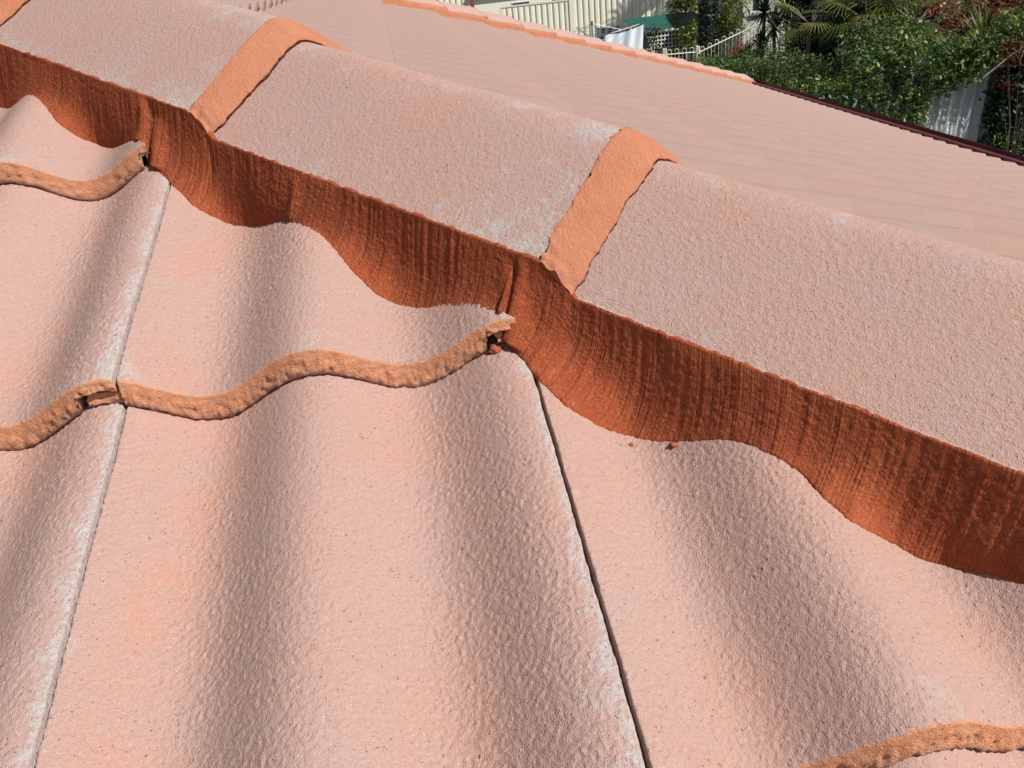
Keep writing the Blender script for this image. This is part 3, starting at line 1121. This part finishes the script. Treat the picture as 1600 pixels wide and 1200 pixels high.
hedge('creeper', [(*fence_xy(-.1, .16), -1.12), (*fence_xy(1.6, .16), -1.02), (*fence_xy(3.2, .18), -.95), (*fence_xy(4.9, .18), -.95)], .34,
      'tangled green creeper spilling over the top of the white corrugated fence', 'creeper', LM_HEDGE, .07, 95, 21, holes=gap, crad=.22, per=80, twig=False)
hedge('ivy', [(*fence_xy(1.90, .16), -1.35), (*fence_xy(2.20, .16), -1.30), (*fence_xy(2.52, .16), -1.32)], .20,
      'glossy dark green ivy hanging in front of the white corrugated fence', 'ivy', LM_IVY, .085, 170, 22, crad=.20, per=60, twig=False)
r_ = np.random.default_rng(31)
rv = empty('red_vine', (*fence_xy(2.1, .5), GZ), 'red leaved vine trailing among the ivy on the fence', 'vine')
oo = np.array([*fence_xy(2.1, .5), GZ])
cs = [np.array([*fence_xy(r_.uniform(1.80, 2.45), r_.uniform(.26, .40)), r_.uniform(-1.95, -1.25)]) for _ in range(20)]
P, ct = clump_points(np.array(cs), .13, 42, 32)
leaf_cloud('foliage', P - oo, .065, LM_RED, rv, seed=33)
mb = MB()
for c in cs[:9]:
    mb.tube([(0, 0, 0), tuple((c - oo) * np.array([.4, .4, .6])), tuple(c - oo)], [.005, .004, .002], 4)
mb.build('stems', M_BARK, rv)
rv2 = empty('red_shrub', (10.4, 12.6, GZ), 'rusty red shrub showing above the creeper against deep shade', 'shrub')
oo = np.array([10.4, 12.6, GZ])
cs = [np.array([r_.uniform(8.9, 11.2), r_.uniform(12.0, 12.9), r_.uniform(-2.2, -.95)]) for _ in range(70)]
P, ct = clump_points(np.array(cs), .20, 60, 34)
leaf_cloud('foliage', P - oo, .08, LM_RED, rv2, seed=35, tint=np.clip(ct * .7 + .3 * r_.random(len(P)), 0, 1))
mb = MB()
for c in cs[:25]:
    mb.tube([(r_.normal() * .1, r_.normal() * .1, 0), tuple((c - oo) * np.array([.5, .5, .6])), tuple(c - oo)], [.02, .012, .005], 4)
mb.build('branches', M_BARK, rv2)

# bare grey twigs lying over the creeper
tw = empty('dead_branch', (*fence_xy(1.5, .45), -1.62), 'bare grey dead branch lying over the creeper', 'branch')
mb = MB()
b0 = np.array([*fence_xy(1.5, .45), -1.62])
e0 = np.array([*fence_xy(2.15, .42), -1.20]) - b0
mb.tube([(0, 0, 0), tuple(e0 * .5 + np.array([0, 0, .03])), tuple(e0)], [.011, .010, .007], 6)
for q in range(9):
    s_ = e0 * r_.uniform(.2, .95)
    mb.tube([tuple(s_), tuple(s_ + r_.normal(size=3) * .10 + np.array([-.05, -.08, .02])), tuple(s_ + r_.normal(size=3) * .16 + np.array([-.1, -.12, -.03]))], [.005, .004, .002], 4)
mb.build('twigs', M_BARK, tw)


def spiky(name, base, h, n, L, w, mat, label, cat, seed, spread=(0, 1.5), droop=.35, lean=(0, 0)):
    t = empty(name, base, label, cat)
    mb = MB()
    mb.tube([(0, 0, 0), (lean[0] * .5, lean[1] * .5, h * .55), (lean[0], lean[1], h)], [.06, .05, .045], 7)
    mb.build('stem', M_BARK, t, smooth=True)
    blades('leaves', (lean[0], lean[1], h), n, L, w, mat, t, spread, seed, droop)
    return t


spiky('spiky_plant', (*fence_xy(2.0, -.5), GZ), 2.35, 70, .62, .035, LM_PALM, 'yellow green spiky rosette rising out of the creeper above the white fence', 'plant', 41, (0, 1.0), .25)
# sword-leaved clump in deep shade
YL = ['dark sword leaved yucca with medium stem nearest the hedge end', 'tall dark yucca in the middle of the shaded clump', 'short dark yucca beside the pool fence', 'dark yucca with a medium stem beside the thin palm', 'lowest dark yucca at the foot of the clump', 'tallest dark yucca of the clump by the rendered wall', 'tall dark yucca in front of the dark tree', 'short dark yucca at the palm end of the clump']
for k, (x, y, h, L) in enumerate(((9.75, 20.6, 1.35, .75), (10.25, 20.9, 1.75, .8), (9.55, 21.2, .95, .75), (10.6, 20.4, 1.2, .8), (10.1, 20.3, .75, .7), (9.9, 20.9, 2.15, .75), (10.75, 21.2, 2.0, .8), (11.2, 20.7, 1.1, .8))):
    o = spiky('yucca', (x, y, GZ), h, 110, L, .045, LM_YUC, YL[k], 'yucca', 50 + k, (0, 2.0), .5, (random.uniform(-.15, .15), 0))
    o['group'] = 'yuccas in the shade beside the rendered house'
# palms
fan_palm('fan_palm', (10.25, 17.6, GZ), 2.02, (.45, -.1), 20, .72, LM_PALM, 'leaning fan palm with yellow green fronds behind the hedge', 61)
fan_palm('fan_palm', (11.0, 17.9, GZ), 2.2, (.6, .0), 22, .85, LM_PALM, 'tallest fan palm with bright fronds beside the dark shade tree', 62)
fan_palm('fan_palm', (9.75, 18.4, GZ), 2.0, (.12, .0), 14, .55, LM_PALM, 'thin pale stemmed fan palm beside the dark yuccas', 63)
fan_palm('fan_palm', (9.6, 14.6, GZ), 2.25, (.3, -.1), 16, .6, LM_PALM, 'low fan palm half sunk in the back of the hedge', 64)
fan_palm('fan_palm', (14.4, 32.6, GZ), 5.4, (.2, .1), 18, 1.0, LM_PALM, 'tall palm standing before the cream fence', 65, 1.0)


def tree(name, base, h, cr, cz, ncl, per, leaf, mat, label, seed, crad=.5, cat='tree', tr=.14):
    r = np.random.default_rng(seed)
    t = empty(name, base, label, cat)
    mb = MB()
    mb.tube([(0, 0, 0), (.05, 0, h * .3), (0, .06, h * .6), (.02, 0, h * .9)], [tr, tr * .85, tr * .6, tr * .2], 9)
    cs = []
    for i in range(ncl):
        d = r.normal(size=3); d /= np.linalg.norm(d)
        q = r.uniform(.55, 1.0)
        cs.append(np.array([d[0] * cr[0] * q, d[1] * cr[1] * q, cz + d[2] * cr[2] * q]))
    for c in cs[:14]:
        zb = h * r.uniform(.3, .6)
        mb.tube([(0, 0, zb), tuple(np.array([0, 0, zb]) * .5 + c * .5 + np.array([0, 0, .1])), tuple(c)], [tr * .4, tr * .25, tr * .08], 5)
    mb.build('trunk', M_BARK, t, smooth=True)
    P, ct = clump_points(np.array(cs), crad, per, seed + 1)
    leaf_cloud('crown', P, leaf, mat, t, seed=seed + 2, tint=np.clip(ct * .4 + .6 * r.random(len(P)), 0, 1))
    return t


tree('shade_tree', (14.5, 19.5, GZ), 5.2, (2.6, 1.6, 2.3), 2.5, 260, 110, .13, LM_DARK, 'broad dark tree filling the background behind the palms', 71)
tree('shade_tree', (17.8, 17.5, GZ), 5.0, (2.5, 1.6, 2.3), 2.4, 230, 110, .13, LM_DARK, 'dark dense tree behind the rusty red shrub', 72)
tree('shade_tree', (12.9, 15.6, GZ), 4.4, (1.9, 1.2, 1.7), 1.9, 210, 110, .12, LM_DARK, 'low dark tree between the palms and the red shrub', 73)
tree('shade_tree', (12.7, 22.6, GZ), 4.6, (1.35, 1.0, 1.9), 1.9, 230, 110, .13, LM_DARK, 'dark tree behind the yuccas', 74)
tree('shade_tree', (12.4, 19.6, GZ), 4.0, (1.3, .9, 1.6), 1.7, 190, 110, .12, LM_DARK, 'dark bushy tree close behind the leaning palm', 75)

# cypress and the lime shrubs by the lattice
cy = empty('cypress', (9.72, 24.4, GZ), 'narrow dark cypress standing between lime green shrubs', 'tree')
mb = MB().tube([(0, 0, 0), (0, 0, 1.5), (0, 0, 4.2)], [.09, .07, .02], 8)
mb.build('trunk', M_BARK, cy)
r_ = np.random.default_rng(81)
zz = r_.random(5200) * 4.3 + .15
aa = r_.random(5200) * 2 * np.pi
rr = .27 * np.sqrt(np.clip(1 - (zz / 4.7) ** 3, .02, 1)) * (1 + .16 * np.sin(aa * 5 + zz * 2)) * r_.uniform(.75, 1.08, 5200)
leaf_cloud('crown', np.stack([rr * np.cos(aa), rr * np.sin(aa), zz], 1), .11, LM_CYP, cy, seed=82, up=0, narrow=.35)
tree('lime_shrub', (9.45, 25.6, GZ), 2.9, (.50, .5, 1.15), 2.0, 60, 60, .10, LM_YEL, 'lime green shrub left of the cypress beside the lattice', 83, .25, 'shrub', .05)
tree('lime_shrub', (11.05, 26.0, GZ), 2.7, (.55, .5, 1.0), 1.75, 55, 60, .10, LM_YEL, 'lime green shrub between the cypress and the pale house wall', 84, .25, 'shrub', .05)
tree('flower_bush', (10.3, 22.9, GZ), 1.5, (.6, .3, .45), 1.0, 26, 45, .07, LM_FLW, 'red flowering bush behind the looped pool fence', 85, .18, 'bush', .03)
tree('dark_shrub', (8.6, 27.6, GZ), 1.8, (.7, .5, .6), 1.0, 30, 60, .09, LM_DARK, 'dark shrub behind the looped pool fence', 86, .25, 'shrub', .05)


# ------------------------------------------------------------------ cream panel fence at the back of the yard
def panel_fence(name, A, B, zt, zb, label, group, pitch=.235, bay=2.35):
    A, B = np.array(A, float), np.array(B, float)
    D = (B - A) / np.linalg.norm(B - A)
    L = np.linalg.norm(B - A)
    N = np.array([D[1], -D[0]])
    ang = math.atan2(D[1], D[0])
    t = empty(name, (A[0], A[1], zb), label, 'fence', group)
    nb_ = max(1, int(round(L / bay)))
    step = L / nb_
    for b in range(nb_):
        n = max(2, int(step / pitch))
        w = step / n
        for k in range(n):
            s0 = b * step + k * w
            prof = [(0, .0), (.018, .028), (w * .5 - .01, .028), (w * .5 + .01, .022), (w - .018, .028), (w, .0)]
            V, F = [], []
            for z in (0, zt - zb - .06):
                for a, o_ in prof:
                    p = D * (s0 + a) + N * o_
                    V.append((p[0], p[1], z))
            m_ = len(prof)
            F = [(i, i + 1, m_ + i + 1, m_ + i) for i in range(m_ - 1)]
            obj('fence_panel', mesh_from('fence_panel', V, F, False), M_CREAM, t)
        c = D * (b * step + step / 2) + N * .012
        MB().box((c[0], c[1], zt - zb - .03), (step, .06, .06), ang).build('rail', M_CREAM, t)
    for b in range(nb_ + 1):
        c = D * (b * step) + N * .02
        MB().box((c[0], c[1], (zt - zb) / 2), (.06, .07, zt - zb + .01), ang).build('post', M_CREAM, t)
    return t


panel_fence('panel_fence', (8.2, 36.2), (16.0, 35.0), -.75, GZ, 'tall cream metal panel fence behind the clothes hoist', None)
panel_fence('panel_fence', (5.2, 36.5), (8.12, 36.1), -1.50, GZ, 'lower cream metal panel fence stepping down beside the taller fence', None, .235, 2.9)
panel_fence('panel_fence', (-11.0, 39.7), (4.0, 38.2), -.6, GZ, 'long cream fence beside the red brown post', None, .235, 3.0)
MB().box((4.22, 38.0, (GZ - .9) / 2), (.14, .14, -.9 - GZ)).box((4.22, 38.0, -.89), (.17, .17, .03)).build('gate_post', M_BROWN, None, (4.22, 38.0, GZ))
tag(bpy.data.objects['gate_post'], 'red brown gate post between the cream fence and cream outbuilding', 'post')
ob = empty('outbuilding', (6.2, 42, GZ), 'cream outbuilding wall with dark window behind the lower fence', 'outbuilding')
MB().box((0, 0, 1.3), (4.2, 2.4, 2.6)).build('wall', M_CREAM, ob)
MB().poly([(-2.3, -1.4, 2.55), (2.3, -1.4, 2.55), (2.3, 1.4, 3.0), (-2.3, 1.4, 3.0), (-2.3, -1.4, 2.62), (2.3, -1.4, 2.62), (2.3, 1.4, 3.07), (-2.3, 1.4, 3.07)],
          [(3, 2, 1, 0), (4, 5, 6, 7), (0, 1, 5, 4), (1, 2, 6, 5), (2, 3, 7, 6), (3, 0, 4, 7)]).build('roof', M_GREY, ob)
wn_ = MB().box((.6, -1.205, 1.75), (.9, .03, .7)).build('window', M_WHITE, ob)
MB().box((.6, -1.222, 1.75), (.8, .02, .6)).build('pane', M_GLASS, wn_)

# ------------------------------------------------------------------ clothes hoist and washing
hx, hy = 6.12, 24.0
ho = empty('clothes_hoist', (hx, hy, GZ), 'rotary clothes hoist with a dark green mast and wire arms', 'clothes hoist')
MB().tube([(0, 0, 0), (0, 0, 1.2), (0, 0, 2.14)], [.03, .026, .022], 8).tube([(0, 0, 2.10), (0, 0, 2.19)], .034, 8).build('mast', M_GREENM, ho, smooth=True)
tips = []
for k in range(4):
    a = .10 + k * math.pi / 2
    tip = (1.45 * math.cos(a), 1.45 * math.sin(a), 1.95)
    tips.append(tip)
    MB().tube([(.03 * math.cos(a), .03 * math.sin(a), 1.72), tip], [.015, .012], 6).tube([(.02 * math.cos(a), .02 * math.sin(a), 2.12), (tip[0] * .62, tip[1] * .62, 1.86)], .007, 5).build('arm', M_GREY, ho)
mb = MB()
for f in (1.0, .82, .64, .46):
    for k in range(4):
        a, b = tips[k], tips[(k + 1) % 4]
        z = 1.72 + (1.95 - 1.72) * f
        mb.tube([(a[0] * f, a[1] * f, z), ((a[0] + b[0]) / 2 * f, (a[1] + b[1]) / 2 * f, z - .025), (b[0] * f, b[1] * f, z)], .004, 4)
mb.build('line', M_GREY, ho)


def cloth(name, p0, p1, drop, mat, label, sag=.06, billow=.05, seed=0, flare=0.0):
    p0, p1 = np.array(p0), np.array(p1)
    r = np.random.default_rng(seed)
    n, m_ = 26, 14
    V = []
    d = p1 - p0
    nm = np.array([d[1], -d[0], 0]); nm /= np.linalg.norm(nm)
    for j in range(m_):
        t = j / (m_ - 1)
        for i in range(n):
            s = i / (n - 1)
            dz = drop[0] * (1 - s) + drop[1] * s - .05 * math.sin(math.pi * s)
            p = p0 + d * s + np.array([0, 0, -sag * math.sin(math.pi * s) - dz * t])
            p = p + nm * (billow * math.sin(s * 9 + t * 1.5) * (.25 + t) + .03 * math.sin(s * 21 + 2 * t) + flare * t * t)
            V.append(p - p0)
    V2 = [v - nm * .003 for v in V]
    F = grid_faces(m_, n)
    N = n * m_
    o = obj(name, mesh_from(name, V + V2, np.concatenate([F, F[:, ::-1] + N]), True), mat)
    o.location = p0
    return tag(o, label, 'washing')


cloth('bed_sheet', (6.36, 23.55, -1.86), (7.50, 23.62, -1.72), (.36, .70), M_SHEET, 'pale blue white sheet hanging from the clothes hoist in sunlight', .07, .035, 1)
cloth('sheet_shade_side', (7.52, 23.64, -1.74), (7.66, 24.6, -1.74), (.62, .66), M_SLATE, 'shaded side face of the white sheet with its shade put into slate colour', .02, .04, 2, .08)  # side of the sheet turned from the sun, shade painted as slate
cloth('shirt_cloth', (6.42, 24.72, -1.75), (7.1, 24.55, -1.75), (.35, .3), M_SLATE, 'dark cloth on the inner line behind the white sheet', .04, .02, 3)

# ------------------------------------------------------------------ green roofed shelter with a lattice screen
sh = empty('garden_shelter', (10.0, 29.6, GZ), 'low garden shelter with a green sheet roof and white lattice screen', 'shelter')
V = []
xs = np.linspace(-1.15, 1.5, 60)
for y, z in ((-.75, 1.30), (.9, 1.62)):
    for x in xs:
        V.append((x, y, z + .018 * math.sin(x * 2 * math.pi / .12)))
n = len(xs)
V2 = [(x, y, z - .012) for x, y, z in V]
F = grid_faces(2, n)
obj('roof', mesh_from('roof', V + V2, np.concatenate([F, F[:, ::-1] + 2 * n]), True), M_ROOFG, sh)
for x, y in ((-1.05, -.6), (1.35, -.6), (-1.05, .8), (1.35, .8)):
    MB().box((x, y, .66), (.08, .08, 1.32)).build('post', M_BARK, sh)
mb = MB()
for k in range(19):
    mb.box((-1.0 + k * .128, -.655, .62), (.04, .012, 1.2))
for k in range(10):
    mb.box((.15, -.668, .06 + k * .126), (2.4, .012, .04))
la = mb.build('lattice_screen', M_OFFW, sh)
la['kind'] = 'stuff'
MB().box((.15, .3, .55), (2.2, .05, 1.1)).build('back_board', M_DECK, sh)

# ------------------------------------------------------------------ looped pool fence
def pool_fence(label, pts, z_rail):
    A, B = np.array(pts[0], float), np.array(pts[1], float)
    t = empty('pool_fence', (A[0], A[1], GZ), label, 'fence')
    L = np.linalg.norm(B - A)
    D = (B - A) / L
    f = lambda s: z_rail[0] + (z_rail[1] - z_rail[0]) * s / L - GZ
    g0 = lambda s: f(s) - 1.12
    for zz_ in (0, -1.0):
        MB().tube([(0, 0, f(0) + zz_), (D[0] * L, D[1] * L, f(L) + zz_)], .019, 6).build('rail', M_POOL, t)
    n = int(L / .205)
    for k in range(n):
        s0 = .05 + k * .205
        p = []
        r = .052
        p.append((s0, g0(s0)))
        for q in range(7):
            a = math.pi - q * math.pi / 6
            p.append((s0 + r + r * math.cos(a), f(s0) + .075 + r * math.sin(a)))
        p.append((s0 + 2 * r, g0(s0)))
        MB().tube([(D[0] * a, D[1] * a, z) for a, z in p], .0095, 5).build('hairpin_bar', M_POOL, t, smooth=True)
    for s in (0, L):
        MB().tube([(D[0] * s, D[1] * s, 0), (D[0] * s, D[1] * s, f(s) + .14)], .032, 8).tube([(D[0] * s, D[1] * s, f(s) + .14), (D[0] * s, D[1] * s, f(s) + .165)], [.036, .02], 8).build('post', M_POOL, t)
    return t


pool_fence('level run of looped cream pool fence before the lattice shelter', ((7.62, 22.0), (8.47, 21.95)), (-2.40, -2.42))
pool_fence('level run of looped cream pool fence running on behind the ridge tiles', ((6.55, 22.1), (7.56, 22.0)), (-2.38, -2.40))
pool_fence('sloping run of looped cream pool fence climbing towards the rendered house', ((8.53, 21.95), (10.9, 22.1)), (-2.44, -1.72))

# ------------------------------------------------------------------ pale rendered house corner
nh = empty('rendered_house', (13.9, 28.6, GZ), 'pale rendered house corner with a window behind the sloping pool fence', 'house')
mb = MB()
x0_, x1_, yf_ = -2.0, 1.2, -1.6
wx0, wx1, wz0, wz1 = -1.72, -1.12, 1.62, 2.45
mb.box(((x0_ + wx0) / 2, yf_ + .1, 1.6), (wx0 - x0_, .2, 3.2)).box(((wx1 + x1_) / 2, yf_ + .1, 1.6), (x1_ - wx1, .2, 3.2))
mb.box(((wx0 + wx1) / 2, yf_ + .1, wz0 / 2), (wx1 - wx0, .2, wz0)).box(((wx0 + wx1) / 2, yf_ + .1, (wz1 + 3.2) / 2), (wx1 - wx0, .2, 3.2 - wz1))
mb.box((x0_ + .1, .6, 1.6), (.2, 4.0, 3.2)).box((x1_ - .1, .6, 1.6), (.2, 4.0, 3.2)).box(((x0_ + x1_) / 2, 2.5, 1.6), (x1_ - x0_ - .4, .2, 3.2))
mb.build('wall', M_OFFW, nh)
wd_ = MB().box(((wx0 + wx1) / 2, yf_ + .03, wz0 + .03), (wx1 - wx0, .05, .05)).box((wx0 + .025, yf_ + .03, (wz0 + wz1) / 2), (.05, .05, wz1 - wz0 - .1)) \
    .box((wx1 - .025, yf_ + .03, (wz0 + wz1) / 2), (.05, .05, wz1 - wz0 - .1)).box(((wx0 + wx1) / 2, yf_ + .03, (wz0 + wz1) / 2), (.04, .05, wz1 - wz0 - .1)) \
    .box(((wx0 + wx1) / 2, yf_ + .03, wz1 - .025), (wx1 - wx0, .05, .05)).build('window_frame', M_WHITE, nh)
MB().box(((wx0 + wx1) / 2 - .15, yf_ + .07, (wz0 + wz1) / 2), ((wx1 - wx0) / 2 - .03, .01, wz1 - wz0 - .06)).build('pane', M_GLASS, wd_)
MB().box(((wx0 + wx1) / 2 + .15, yf_ + .07, (wz0 + wz1) / 2), ((wx1 - wx0) / 2 - .03, .01, wz1 - wz0 - .06)).build('pane', M_GLASS, wd_)
MB().box(((wx0 + wx1) / 2, yf_ - .03, wz0 - .03), (wx1 - wx0 + .12, .10, .06)).build('sill', M_WHITE, wd_)
MB().poly([(-2.4, -2.0, 3.2), (1.6, -2.0, 3.2), (1.6, 3.0, 3.2), (-2.4, 3.0, 3.2), (-.5, .3, 4.2), (-.4, .7, 4.2)],
          [(3, 2, 1, 0), (0, 1, 5, 4), (1, 2, 5), (2, 3, 4, 5), (3, 0, 4)]).build('roof', M_TILE, nh)


# ------------------------------------------------------------------ small mortar crumbs lying on the tiles
def crumb(x, y, size, seed, label):
    z = float(surf_A(np.array([x]), np.array([y]))[0])
    r = np.random.default_rng(seed)
    V, F = [], []
    nla, nlo = 7, 10
    for i in range(nla + 1):
        th = math.pi * i / nla
        for k in range(nlo):
            ph = 2 * math.pi * k / nlo
            q = size * (1 + .35 * r.normal() * math.sin(th))
            V.append((q * math.sin(th) * math.cos(ph), q * math.sin(th) * math.sin(ph), q * .7 * math.cos(th)))
    for i in range(nla):
        for k in range(nlo):
            k2 = (k + 1) % nlo
            F.append((i * nlo + k, (i + 1) * nlo + k, (i + 1) * nlo + k2, i * nlo + k2))
    o = obj('mortar_crumb', mesh_from('mortar_crumb', V, F, True, {'wear': [.3] * len(V)}), M_MORTAR)
    o.location = (x, y, z + size * .12)
    tag(o, label, 'crumb', 'mortar crumbs on the roof tiles')


crumb(.3050, .3085, .0046, 1, 'largest orange mortar crumb wedged in the dark hole at the tile lap')
crumb(.4150, .2150, .0026, 2, 'small orange mortar crumb on the tile just below the hip mortar bed')
crumb(.3880, .2290, .0017, 3, 'tiny orange mortar crumb beside the small one below the hip mortar bed')
